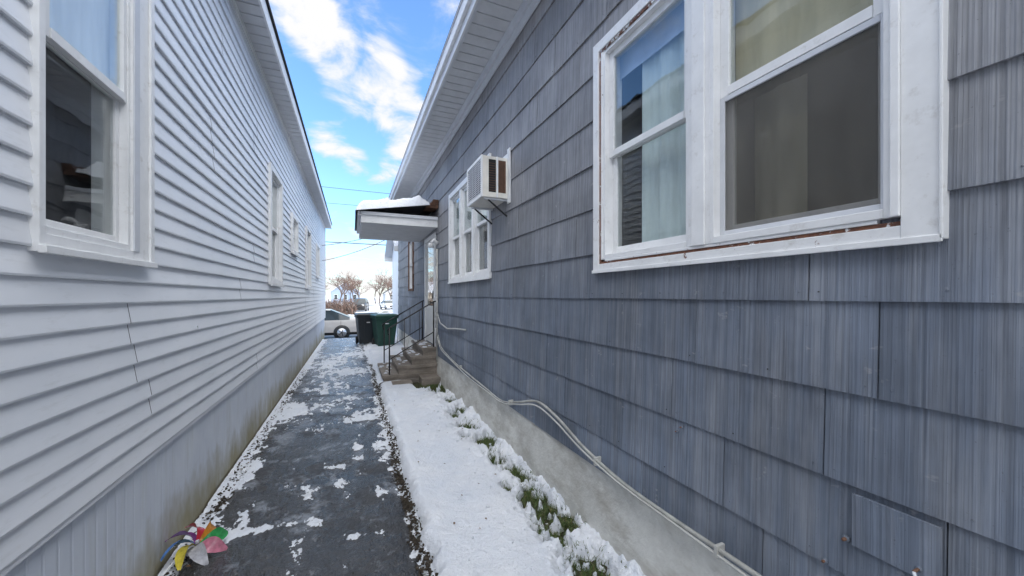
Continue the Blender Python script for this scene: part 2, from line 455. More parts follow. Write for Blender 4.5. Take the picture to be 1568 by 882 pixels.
# ---------------------------------------------------------------- windows
def xo(side,d): return (D-d) if side>0 else (-L+d)
def curtain(mb,side,d,y0,y1,z0,z1,mi,amp=.018,freq=26,seed=0):
    n=90; vs=[]
    for i in range(n+1):
        y=y0+(y1-y0)*i/n
        for z in (z0,z1):
            a=amp*math.sin(y*freq*2+seed+.8*math.sin(y*9+seed))+amp*.5*math.sin(y*freq*4.3+seed)
            vs.append((xo(side,d+a*(1 if z==z0 else .7)),y,z))
    mb.idx(vs,[(2*i,2*i+2,2*i+3,2*i+1) for i in range(n)],mi,smooth=True)
def win_unit(mb,side,y0,y1,z0,z1,zm,screen=False,fw=.035,depth=0.0,sh=0.0):
    B=lambda d0,d1,a,b,c,e,mi=0: mb.box(xo(side,d0),xo(side,d1),a,b,c,e,mi)
    B(-.11,.012+depth,y0,y0+.02,z0,z1); B(-.11,.012+depth,y1-.02,y1,z0,z1)
    B(-.11,.010+depth,y0+.02,y1-.02,z1-.02,z1); B(-.11,.014+depth,y0+.02,y1-.02,z0,z0+.028)
    a,b=y0+.02,y1-.02; c,e=z0+.028,z1-.02
    ud0,ud1=-.035+sh,-.012+sh
    B(ud0,ud1,a,a+fw,zm-.02,e);B(ud0,ud1,b-fw,b,zm-.02,e);B(ud0,ud1,a+fw,b-fw,e-fw,e);B(ud0,ud1+.004,a+fw,b-fw,zm-.02,zm+.018)
    mb.box(xo(side,-.028+sh),xo(side,-.024+sh),a+fw,b-fw,zm+.018,e-fw,1)
    ld0,ld1=-.062+sh,-.040+sh
    B(ld0,ld1,a,a+fw,c,zm+.015);B(ld0,ld1,b-fw,b,c,zm+.015);B(ld0,ld1,a+fw,b-fw,c,c+fw*1.2);B(ld0,ld1-.002,a+fw,b-fw,zm-.019,zm+.013)
    mb.box(xo(side,-.053+sh),xo(side,-.049+sh),a+fw,b-fw,c+fw*1.2,zm-.02,1)
    if screen:
        s0,s1=-.022+sh,-.010+sh
        B(s0,s1,a,a+.022,c,zm-.021,3);B(s0,s1,b-.022,b,c,zm-.021,3);B(s0,s1,a+.022,b-.022,c,c+.024,3);B(s0,s1,a+.022,b-.022,zm-.043,zm-.021,3)
        xx=xo(side,-.016+sh); mb.face([(xx,a+.022,c+.024),(xx,b-.022,c+.024),(xx,b-.022,zm-.043),(xx,a+.022,zm-.043)],2)
def room(mb,side,y0,y1,z0,z1,mi,depth=1.2):
    x0,x1=xo(side,-.115),xo(side,-depth)
    for q in ([(x1,y0,z0),(x1,y1,z0),(x1,y1,z1),(x1,y0,z1)],[(x0,y0,z0),(x1,y0,z0),(x1,y0,z1),(x0,y0,z1)],[(x0,y1,z0),(x1,y1,z0),(x1,y1,z1),(x0,y1,z1)],[(x0,y0,z0),(x1,y0,z0),(x1,y1,z0),(x0,y1,z0)],[(x0,y0,z1),(x1,y0,z1),(x1,y1,z1),(x0,y1,z1)]):
        mb.face(q,mi)
WM=[M_TR,M_GL,M_SC,M_GT,M_RU,M_ROOM,M_CUR,M_CUR2,M_BLUE,M_CUR3,M_BRN,M_DK,M_RU3,M_RU2]

grey=empty('grey_house')
R1=(.545,1.94,1.775,3.065)
w=MB('double_window',WM)
B=lambda d0,d1,a,b,c,e,mi=0: w.box(xo(1,d0),xo(1,d1),a,b,c,e,mi)
B(-.02,.034,.468,.545,1.70,3.14,0); B(-.02,.034,1.957,2.010,1.70,3.14,13)
B(-.02,.033,.545,1.957,3.079,3.14,0); B(-.02,.032,.545,1.957,1.70,1.748,13)
B(-.02,.027,.545,1.942,3.065,3.079,4)
B(.032,.040,.462,2.016,1.692,1.712,0)
B(-.09,.022,.545,1.942,1.748,1.762,12)       # rusty sill edge
B(-.09,.026,.60,1.90,1.762,1.775,13)
B(-.08,.028,1.163,1.276,1.775,3.065,0)
B(.028,.036,1.185,1.252,1.775,3.065,0)
B(-.08,.024,1.942,1.957,1.748,3.079,12)      # rusty jamb line
B(-.08,.024,1.925,1.942,1.775,3.065,13)
B(-.06,.040,.460,.468,1.70,3.145,0)
B(-.05,.042,.545,.565,1.775,3.065,0)
win_unit(w,1,.565,1.163,1.775,3.065,2.42,True,.04,.016)
win_unit(w,1,1.276,1.925,1.775,3.065,2.42,False,.038,.008)
room(w,1,.5,1.16,1.7,3.1,5,.6); room(w,1,1.27,1.98,1.7,3.1,5,.6)
curtain(w,1,-.10,.60,1.14,2.44,3.05,7,.006,16,1)
curtain(w,1,-.22,.92,1.14,1.8,2.44,7,.012,16,1)
curtain(w,1,-.13,1.36,1.74,1.80,3.04,6,.014,22,2)
curtain(w,1,-.095,1.30,1.91,2.90,3.06,8,.002,5,2)  # blue strip behind the glass, painting the sky reflected at its top
w.build(grey,.0025)
R2=(4.06,5.88,1.81,3.09)
w=MB('triple_window',WM)
B=lambda d0,d1,a,b,c,e,mi=0: w.box(xo(1,d0),xo(1,d1),a,b,c,e,mi)
B(-.02,.034,3.99,4.06,1.75,3.16);B(-.02,.034,5.88,5.95,1.75,3.16);B(-.02,.033,4.06,5.88,3.09,3.16);B(-.02,.032,4.06,5.88,1.75,1.81);B(.032,.045,3.985,5.955,1.742,1.765)
B(-.08,.028,4.64,4.70,1.81,3.09);B(-.08,.028,5.25,5.31,1.81,3.09)
for a,b in((4.06,4.64),(4.70,5.25),(5.31,5.88)):
    win_unit(w,1,a,b,1.81,3.09,2.45,False,.035)
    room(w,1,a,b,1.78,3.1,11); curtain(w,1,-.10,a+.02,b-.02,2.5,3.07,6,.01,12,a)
w.build(grey)
w=MB('brown_window',WM)
R3=(9.9,10.6,1.74,3.0)
B=lambda d0,d1,a,b,c,e,mi=0: w.box(xo(1,d0),xo(1,d1),a,b,c,e,mi)
B(-.02,.04,9.82,9.9,1.68,3.06,10);B(-.02,.04,10.6,10.68,1.68,3.06,10);B(-.02,.039,9.9,10.6,3.0,3.06,10);B(-.02,.039,9.9,10.6,1.68,1.74,10)
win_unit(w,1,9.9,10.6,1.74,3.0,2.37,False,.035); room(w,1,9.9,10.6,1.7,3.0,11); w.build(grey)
R4=(7.15,8.05,.62,2.66)
AC=(3.47,3.97,2.52,2.92)
holesR=[R1,R2,R3,R4,(AC[0]+.02,AC[1]-.02,AC[2]+.02,AC[3]-.02)]

# ---------------------------------------------------------------- grey house siding
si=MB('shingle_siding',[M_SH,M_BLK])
top=4.15
c0=1.534; e=.289
bot=[c0+e*i for i in range(-3,10)]
zs=[.452]+bot
offs={-4:.3,-3:.462,-2:.742,-1:.602,0:.786,1:.31,2:.655}
for ci in range(len(zs)-1):
    z0,z1=zs[ci],min(zs[ci+1],top)
    if z0>=top: break
    kk=ci-4
    off=offs.get(kk, (ci%2)*.32+random.uniform(-.08,.08))
    y=off-.645*24
    while y<YR:
        ya_,yb_=max(y,YB),min(y+.645,YR)
        y+=.645
        if yb_<=ya_+.01: continue
        tint=min(1,max(0,random.gauss(.5,.28))); dz=random.uniform(-.003,.003); dp=random.uniform(-.0018,.0022)
        for (a,b,c,d_) in sub_rects((ya_+.0018,yb_-.0018,z0+dz*(1 if z0>.5 else 0),z1+.012),holesR):
            def px(z_): 
                t=(z_-z0)/(e); return D-(.016+dp)+(.012)*max(0,min(1,t))
            xb0,xb1=px(c),px(d_)
            xk=D+.004
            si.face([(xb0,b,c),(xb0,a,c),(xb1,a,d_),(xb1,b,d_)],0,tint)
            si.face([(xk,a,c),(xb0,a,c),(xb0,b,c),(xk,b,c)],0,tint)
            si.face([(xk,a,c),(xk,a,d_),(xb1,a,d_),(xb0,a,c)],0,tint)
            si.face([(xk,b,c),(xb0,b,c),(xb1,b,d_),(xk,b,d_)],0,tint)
        if .2<y<8:
            for ny in (ya_+.03,ya_+.32,yb_-.03):
                nz=z0+.03
                if any(h[0]-.08<ny<h[1]+.08 and h[2]-.08<nz<h[3]+.08 for h in holesR): continue
                xx=D-.0158-dp
                si.tube([(xx+.002,ny,nz),(xx-.0015,ny,nz)],.0026,6,0 if random.random()<.5 else 1,.5)
si.box(D-.0205,D-.012,.470,.662,.775,.935,0,1.0)   # small patched cover plate
si.build(grey)
wl=MB('wall',[M_DK,M_SH])
for (a,b,c,d_) in sub_rects((YB,YR,.40,top+.1),holesR):
    wl.face([(D+.005,a,c),(D+.005,b,c),(D+.005,b,d_),(D+.005,a,d_)],0)
wl.face([(D,YR,.0),(9.5,YR,.0),(9.5,YR,4.2),(5.5,YR,6.8),(D,YR,4.2)],1)
wl.face([(D,YB,.0),(9.5,YB,.0),(9.5,YB,4.2),(5.5,YB,6.8),(D,YB,4.2)],1)
wl.face([(9.5,YB,.0),(9.5,YR,.0),(9.5,YR,4.2),(9.5,YB,4.2)],1)
wl.build(grey)
fd=MB('foundation',[M_FD])
n=260; vs=[]
for j in range(n+1):
    y=-3+(YR+3)*j/n
    for i in range(9):
        z=-.15+.61*i/8
        x=D-.004-.035*(1-i/8)+.006*noise.noise(Vector((y*2,z*4,1)))
        vs.append((x,y,z))
fd.idx(vs,[(j*9+i,(j+1)*9+i,(j+1)*9+i+1,j*9+i+1) for j in range(n) for i in range(8)],0,smooth=True)
fd.box(D-.004,D+.2,YB,-3,-.2,.452)
fd.build(grey)
ev=MB('eave',[M_SOF,M_TR,M_GT,M_ROOF,M_DK])
EX=1.0
ev.box(EX+.02,D-.02,YB,YR+.3,4.19,4.21,4)
y=YB
while y<YR+.3:
    ev.box(EX+.02,D-.03,y+.004,y+.142,4.172,4.19,0); ev.box(EX+.02,D-.03,y+.142,y+.158,4.180,4.19,0); y+=.154
ev.box(D-.055,D-.018,YB,YR+.02,4.08,4.172,2)
ev.box(D-.030,D-.0175,YB,YR+.01,3.99,4.08,2)
ev.box(EX,EX+.02,YB,YR+.3,4.15,4.34,1)
ev.box(EX-.035,EX-.001,YB,YR+.31,4.24,4.36,1)
ev.box(EX+.02,EX+.045,YB,YR+.3,4.155,4.172,2)
ev.box(EX-.045,EX+.01,YB,YR+.32,4.36,4.372,2)
def slab(mb,x0,z0,x1,z1,t,y0,y1,mi):
    mb.idx([(x0,y0,z0),(x1,y0,z1),(x1,y0,z1+t),(x0,y0,z0+t),(x0,y1,z0),(x1,y1,z1),(x1,y1,z1+t),(x0,y1,z0+t)],[(0,1,2,3),(4,7,6,5),(0,3,7,4),(1,5,6,2),(3,2,6,7),(0,4,5,1)],mi)
slab(ev,EX-.04,4.375,5.5,6.98,.03,YB-.3,YR+.34,3); slab(ev,10,4.375,5.5,6.98,.03,YB-.3,YR+.34,3)
ev.build(grey)
dr=MB('side_door',[M_DOOR,M_GL,M_DK,M_BRN,M_TR])
dr.box(D-.035,D+.01,7.05,7.15,.6,2.74,4);dr.box(D-.035,D+.01,8.05,8.15,.6,2.74,4);dr.box(D-.034,D+.01,7.15,8.05,2.66,2.74,4)
dr.box(D-.012,D+.03,7.15,8.05,.62,1.35,0);dr.box(D-.012,D+.03,7.15,7.28,1.35,2.66,0);dr.box(D-.012,D+.03,7.92,8.05,1.35,2.66,0);dr.box(D-.012,D+.03,7.28,7.92,2.55,2.66,0)
dr.box(D-.005,D+.0,7.28,7.92,1.35,2.55,1); dr.box(D+.05,D+.06,7.15,8.05,.6,2.7,3)
dr.box(D-.04,D-.012,7.22,7.25,1.5,1.65,2)
dr.build(grey)
cd=MB('conduit',[M_PIPE,M_CAB,M_TR])
cd.tube([(D-.04,6.8,.35),(D-.04,6.8,2.40)],.016,10,0)
cd.tube([(D-.02,6.82,2.5),(D-.10,6.82,2.56),(D-.14,6.82,2.50)],.035,10,2); lump(cd,(D-.15,6.82,2.46),.055,2,.9,3,7)
cd.tube([(D-.04,6.76,1.23),(D-.05,6.5,1.08),(D-.045,6.0,1.02),(D-.04,5.5,1.06),(D-.035,5.1,1.08),(D-.02,5.0,1.08)],.010,8,0)
def smoothpts(pts,sub=6):
    P=[Vector(p) for p in pts]; out=[]
    for i in range(len(P)-1):
        p0=P[max(0,i-1)];p1=P[i];p2=P[i+1];p3=P[min(len(P)-1,i+2)]
        for k in range(sub):
            t=k/sub
            out.append(.5*((2*p1)+(-p0+p2)*t+(2*p0-5*p1+4*p2-p3)*t*t+(-p0+3*p1-3*p2+p3)*t**3))
    out.append(P[-1]); return out
base=[(6.7,.85),(6.41,.66),(5.6,.56),(4.85,.52),(4.1,.49),(3.57,.475),(3.15,.575),(2.777,.675),(2.46,.645),(2.118,.555),(1.727,.495),(1.352,.488),(.946,.495),(.5,.49),(-.5,.48)]
cd.tube(smoothpts([(D-.045,a,b) for a,b in base]),.010,8,1)
cd.tube(smoothpts([(D-.056,a,b-.021-.012*math.sin(a*3)) for a,b in base]),.006,8,0)
for a,b in ((5.2,.54),(3.35,.52),(1.95,.52),(1.1,.49)): cd.box(D-.062,D-.014,a,a+.014,b-.03,b+.02,0)
cd.build(grey)
ps=MB('wall_fittings',[M_GT,M_SH,M_BRN])
for y,z,r,l in((.679,.785,.005,.018),(.736,.678,.004,.015),(1.32,.93,.003,.015),(.513,.80,.004,.03),(1.35,.90,.003,.012)):
    ps.tube([(D,y,z),(D-.016-l,y,z)],r,10,2); ps.tube([(D-.012,y,z),(D-.0225,y,z)],r*2.0,10,1,.3)
ps.tube([(D-.045,.513,.80),(D-.05,.508,.785),(D-.05,.50,.76)],.004,8,0)
ps.build(grey)

# ---------------------------------------------------------------- air conditioner
ac=MB('air_conditioner',[simple('ac_case',(.70,.68,.63),.5,.12),M_DK,M_BRN,M_GT,M_TR])
y0,y1,z0,z1=AC; x0=1.155
ac.box(x0+.01,D+.1,y0,y1,z0,z1,0)
ac.box(x0-.006,x0+.01,y0-.003,y0+.025,z0-.003,z1+.003,4);ac.box(x0-.006,x0+.01,y1-.025,y1+.003,z0-.003,z1+.003,4)
ac.box(x0-.006,x0+.01,y0+.025,y1-.025,z0-.003,z0+.03,4);ac.box(x0-.006,x0+.01,y0+.025,y1-.025,z1-.03,z1+.003,4)
ac.box(x0+.006,x0+.009,y0+.025,y1-.025,z0+.03,z1-.03,1)
for i in range(16):
    z=z0+.04+i*.021; ac.box(x0-.001,x0+.005,y0+.025,y1-.025,z,z+.009,3)
for i in range(4): 
    y=y0+.1+i*.1; ac.box(x0-.003,x0-.0012,y,y+.006,z0+.03,z1-.03,3)
ac.box(x0+.07,x0+.145,y0-.002,y0+.02,z0+.05,z1-.03,1);ac.box(x0+.17,x0+.25,y0-.002,y0+.02,z0+.05,z1-.03,2)
for i in range(12):
    z=z0+.065+i*.024; ac.box(x0+.07,x0+.145,y0-.005,y0-.0025,z,z+.004,2)
for i in range(3): ac.box(x0+.185+i*.02,x0+.19+i*.02,y0-.006,y0-.003,z0+.05,z1-.03,1)
ac.box(x0+.148,x0+.166,y0-.01,y0,z0,z1,4)
ac.box(D-.03,D-.016,y0-.06,y0,z0-.05,z1+.09,4); ac.box(D-.03,D-.016,y0,y1+.04,z1+.002,z1+.05,4)
ac.box(D-.26,D-.015,y0+.02,y0+.045,z0-.02,z0-.0015,3);ac.box(D-.26,D-.015,y1-.045,y1-.02,z0-.02,z0-.0015,3)
ac.tube([(D-.22,y0+.03,z0-.02),(D-.02,y0+.03,z0-.17)],.009,6,1); ac.tube([(D-.22,y1-.03,z0-.02),(D-.02,y1-.03,z0-.17)],.009,6,1)
ac.build(None,.003)

# ---------------------------------------------------------------- door canopy
ca=MB('door_canopy',[M_TR,M_SOF,M_ROOF,M_SN,M_BRN,M_GT])
cy0,cy1,cx=6.85,8.9,.13
ca.box(cx,D-.02,cy0,cy0+.03,2.80,2.96,0); ca.box(cx,D-.02,cy1-.03,cy1,2.80,2.96,0); ca.box(cx,cx+.03,cy0+.03,cy1-.03,2.80,2.96,5)
ca.box(cx-.02,D-.02,cy0-.03,cy0-.001,2.93,2.985,5); ca.box(cx-.05,cx-.001,cy0-.03,cy1+.03,2.92,2.985,5)
y=cy0+.03
while y<cy1-.05:
    ca.box(cx+.03,D-.02,y+.003,y+.14,2.805,2.82,1); ca.box(cx+.03,D-.02,y,y+.003,2.812,2.822,5); y+=.143
slab(ca,cx-.06,2.987,D-.015,3.20,.015,cy0-.05,cy1+.05,2)
for i in range(7): ca.box(D-.22+i*.022+random.uniform(-.03,.02),D-.02,cy0-.058-.003*i,cy0+.3,3.14+i*.022,3.155+i*.022,4)
vs=[];nn=60
for j in range(nn+1):
    for i in range(nn+1):
        x=cx-.09+(1.24)*i/nn; y=cy0-.10+(cy1-cy0+.16)*j/nn
        zb=2.985+(x-cx+.06)/(D-cx)*.215
        ed=min(i,(nn-i)*.5,j*2,nn-j)/5; ed=max(0,min(1,ed))
        nz=noise.fractal(Vector((x*3.5,y*3,1)),.7,2,4)
        h=(.17+.08*nz)*math.sqrt(ed)-.004
        vs.append((x,y,zb+h))
ca.idx(vs,[(j*(nn+1)+i,j*(nn+1)+i+1,(j+1)*(nn+1)+i+1,(j+1)*(nn+1)+i) for j in range(nn) for i in range(nn)],3,smooth=True)
ca.build()

# ---------------------------------------------------------------- steps + handrail
st=MB('concrete_steps',[M_ST,M_SN2])
sx=[.50,.75,.98,1.18]; szs=[.15,.30,.45,.60]
for i in range(4):
    st.box(sx[i],D-.02,6.92+.003*i,8.25-.003*i,(-.1 if i==0 else szs[i-1]),szs[i]-.0,0)
    st.box(sx[i]-.025,D-.019,6.90+.003*i,8.27-.003*i,szs[i]-.045,szs[i]+.003,0)
st.box(D-.35,D-.03,6.55,6.9,-.05,.12,0); st.box(.62,.95,6.60,6.88,-.05,.06,0)
for i in range(40):
    k=random.randrange(4); x=sx[k]+random.uniform(0,.2); y=random.uniform(6.95,8.2); lump(st,(x,y,szs[k]+.005),random.uniform(.02,.05),1,.35,i,5)
st.build(None,.012)
hr=MB('handrail',[M_BLK])
for yy in (6.97,8.18):
    a=Vector((.60,yy,.98)); b=Vector((1.38,yy,1.44))
    hr.tube([(.58,yy,.86),(.57,yy,.95),a,b,(1.42,yy,1.45)],.013,8); hr.tube([(.60,yy,.42),(1.38,yy,.88)],.009,8)
    hr.tube([(.60,yy,.1),(.60,yy,.98)],.013,8); hr.tube([(1.38,yy,.55),(1.38,yy,1.44)],.013,8)
    for k in range(1,3):
        t=k/3; x=.60+.78*t; hr.tube([(x,yy,.42+.46*t),(x,yy,.98+.46*t)],.006,6)
hr.build()

# ---------------------------------------------------------------- left white house
white=empty('white_house')
Lw=[(1.80,2.54,1.70,3.34),(5.6,6.5,1.70,3.25),(7.5,8.25,2.30,3.0),(9.7,10.7,1.72,3.15),(12.4,13.3,2.1,3.1)]
holesL=[tuple((a+.02,b-.02,c+.02,d)) for a,b,c,d in Lw]
sd=MB('lap_siding',[M_VI,M_GT])
zb=.71; ex=.1005; ci=0
def lapx(t): return .0185-.0155*t
random.seed(11)
while zb<4.18:
    if ci%2==0:
        base_=random.choice([0,1.22,2.44])+random.uniform(-.15,.15)
        if zb>1.0 and zb<1.75: base_=[2.42,2.50,2.44,2.38][(ci//2)%4]+(1.9 if (ci//2)%3==1 else 0)
        js=[base_+3.66*k for k in range(-5,6)]
    z0=zb; z1=min(zb+ex,4.2)
    ed=[YB]+[j for j in js if YB<j<YL]+[YL]
    for k in range(len(ed)-1):
        t=min(1,max(0,random.gauss(.5,.2)))
        o=.0016 if k%2 else 0
        for (a,b,c,d_) in sub_rects((ed[k]+.0008,ed[k+1]-.0008,z0,z1),holesL):
            f=lambda zq:-L+lapx((zq-z0)/ex)+o
            segs=max(1,int((b-a)/.4))
            for q in range(segs):
                ya_=a+(b-a)*q/segs; yb_=a+(b-a)*(q+1)/segs
                wv=lambda y:.0026*noise.noise(Vector((y*.9,z0*7,3)))
                m=c+(d_-c)*.08
                sd.face([(f(c)-.003+wv(ya_),ya_,c),(f(c)-.003+wv(yb_),yb_,c),(f(m)+wv(yb_),yb_,m),(f(m)+wv(ya_),ya_,m)],0,t)
                sd.face([(f(m)+wv(ya_),ya_,m),(f(m)+wv(yb_),yb_,m),(f(d_)+wv(yb_),yb_,d_),(f(d_)+wv(ya_),ya_,d_)],0,t)
                sd.face([(-L-.004,ya_,c+.001),(-L-.004,yb_,c+.001),(f(c)-.003+wv(yb_),yb_,c),(f(c)-.003+wv(ya_),ya_,c)],0,t)
    zb+=ex; ci+=1
sd.box(-L-.01,-L+.03,YL-.0,YL+.09,.70,4.2,0); 
sd.box(-L+.012,-L+.0215,3.22,3.235,1.32,1.345,1)
sd.build(white)
wl=MB('wall',[M_DK,M_VI])
for (a,b,c,d_) in sub_rects((YB,YL,.712,4.3),holesL):
    wl.face([(-L-.006,a,c),(-L-.006,b,c),(-L-.006,b,d_),(-L-.006,a,d_)],0)
for y in (YB,YL+.05): wl.face([(-L-.007,y,0),(-9,y,0),(-9,y,4.2),(-5,y,6.9),(-L-.007,y,4.2)],1)
wl.face([(-9,YB,0),(-9,YL+.05,0),(-9,YL+.05,4.2),(-9,YB,4.2)],1)
wl.build(white)
sk=MB('foundation',[M_SK,M_VI])
sk.box(-L-.10,-L-.008,YB,YL+.04,-.2,.702,0)
sk.box(-L-.008,-L+.012,YB,YL+.04,.688,.7085,1)
sk.build(white)
ev=MB('eave',[M_SOF,M_TR,M_GT,M_ROOF,M_DK])
EXL=-.76
ev.box(-L,EXL-.02,YB,YL+.3,4.235,4.25,4)
y=YB
while y<YL+.3:
    ev.box(-L+.0,EXL-.02,y+.004,y+.142,4.212,4.235,0); ev.box(-L,EXL-.02,y+.142,y+.158,4.222,4.235,0); y+=.154
ev.box(-L+.001,-L+.024,YB,YL+.09,4.16,4.212,1)
ev.box(EXL-.02,EXL,YB,YL+.3,4.19,4.34,1)
ev.box(EXL-.001,EXL+.015,YB,YL+.31,4.34,4.35,4)
slab(ev,EXL+.02,4.352,-5,6.98,.022,YB-.3,YL+.34,3); slab(ev,-9.3,4.352,-5,6.98,.022,YB-.3,YL+.34,3)
ev.build(white)
w=MB('large_window',WM)
B=lambda d0,d1,a,b,c,e,mi=0: w.box(xo(-1,d0),xo(-1,d1),a,b,c,e,mi)
B(-.02,.032,1.78,1.81,1.70,3.36);B(-.02,.030,2.37,2.55,1.70,3.36);B(-.02,.030,1.81,2.37,3.27,3.36);B(-.02,.030,1.81,2.37,1.70,1.765)
B(.030,.042,2.515,2.553,1.70,3.36); B(.030,.036,2.37,2.42,1.765,3.27,3); B(.030,.052,1.775,2.56,1.695,1.722)
win_unit(w,-1,1.81,2.37,1.765,3.27,2.48,False,.028,.008,.028)
room(w,-1,1.8,2.4,1.72,3.3,11); 
curtain(w,-1,-.045,1.835,2.345,2.5,3.25,9,.002,4,1)  # curtain whose pale colour doubles as the upper sash's sky reflection
w.build(white,.002)
for i,(a,b,c,d_) in enumerate(Lw[1:]):
    w=MB('side_window_%d'%(i+1),WM)
    B=lambda d0,d1,a,b,c,e,mi=0: w.box(xo(-1,d0),xo(-1,d1),a,b,c,e,mi)
    B(-.02,.045,a,a+.07,c,d_);B(-.02,.045,b-.07,b,c,d_);B(-.02,.044,a+.07,b-.07,d_-.07,d_);B(-.02,.043,a+.07,b-.07,c,c+.06);B(.043,.06,a-.02,b+.02,c-.02,c+.012)
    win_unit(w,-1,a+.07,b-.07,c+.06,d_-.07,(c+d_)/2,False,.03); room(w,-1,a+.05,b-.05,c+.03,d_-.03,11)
    curtain(w,-1,-.14,a+.08,b-.08,(c+d_)/2,d_-.08,6,.01,12,i)
    w.build(white)

# ---------------------------------------------------------------- pinwheel
cols=[(.05,.45,.12),(.75,.30,.04),(.65,.05,.08),(.32,.10,.40),(.10,.25,.60),(.75,.62,.08),(.55,.55,.6),(.7,.25,.35)]
pw=MB('pinwheel',[simple('foil_%d'%i,[q*.7 for q in c],.25,.35,30) for i,c in enumerate(cols)]+[M_TR])
R=Matrix.Translation((-.86,2.80,.055)) @ Matrix.Rotation(math.radians(16),4,'Y') @ Matrix.Rotation(math.radians(14),4,'X')
for k in range(8):
    a0=2*math.pi*k/8
    vs=[];nn=8
    for i in range(nn+1):
        t=i/nn; r=.165*t; wdt=.080*math.sin(math.pi*min(1,t*.9+.05))**.8
        an=a0+.7*t; lift=.03*math.sin(math.pi*t)
        c=Vector((math.cos(an)*r,math.sin(an)*r,lift)); tn=Vector((-math.sin(an),math.cos(an),0))
        vs.append(R@(c-tn*wdt*.5)); vs.append(R@(c+Vector((0,0,.012))) ); vs.append(R@(c+tn*wdt*.25+Vector((0,0,.06*math.sin(math.pi*t)))))
    pw.idx(vs,[(3*i+j,3*i+j+1,3*i+j+4,3*i+j+3) for i in range(nn) for j in range(2)],k,smooth=True)
lump(pw,tuple(R@Vector((0,0,.03))),.012,6,1,2,6)
pw.tube([R@Vector((0,0,-.01)),Vector((-.93,2.72,.05)),Vector((-.955,2.45,.035))],.004,6,8)
pw.build()

# ---------------------------------------------------------------- trash bins
def trash_bin(x,y,rot,col,nm='trash_bin'):
    M=simple('bin_plastic',col,.45,.15,8); o=MB(nm,[M,M_RUB,M_TR])
    T=Matrix.Translation((x,y,gz(y)+.03))@Matrix.Rotation(rot,4,'Z')
    def fr(z,wx,wy,oy=0): return [T@Vector(p) for p in ((-wx,-wy+oy,z),(wx,-wy+oy,z),(wx,wy+oy,z),(-wx,wy+oy,z))]
    rings=[fr(.04,.24,.26,.0),fr(.5,.28,.31),fr(.86,.31,.35),fr(.861,.335,.375),fr(.91,.335,.375),fr(.915,.345,.39),fr(.955,.345,.39),fr(.99,.30,.34),fr(1.0,.2,.24)]
    vs=[p for r in rings for p in r]
    fs=[(i*4+k,i*4+(k+1)%4,(i+1)*4+(k+1)%4,(i+1)*4+k) for i in range(len(rings)-1) for k in range(4)]+[(3,2,1,0),tuple(len(vs)-4+k for k in range(4))]
    o.idx(vs,fs,0)
    o.tube([T@Vector((-.26,.42,.93)),T@Vector((.26,.42,.93))],.018,8,0)
    for s in(-.22,.22): o.tube([T@Vector((s,.42,.93)),T@Vector((s,.33,.86))],.015,6,0)
    for s in(-.27,.27): o.tube([T@Vector((s-.03,.27,.12)),T@Vector((s+.03,.27,.12))],.12,16,1)
    o.tube([T@Vector((-.27,.27,.12)),T@Vector((.27,.27,.12))],.012,6,1)
    for s in(-.12,.12):
        o.tube([T@Vector((s,-.275,.1)),T@Vector((s,-.345,.82))],.010,5,0)
    o.idx([T@Vector(p) for p in ((-.05,-.353,.70),(.05,-.353,.70),(.05,-.360,.73),(-.05,-.360,.73))],[(0,1,2,3)],2)
    return o.build(None,.012)
trash_bin(.90,12.2,.15,(.012,.06,.045)); trash_bin(.42,13.0,.1,(.012,.018,.024))

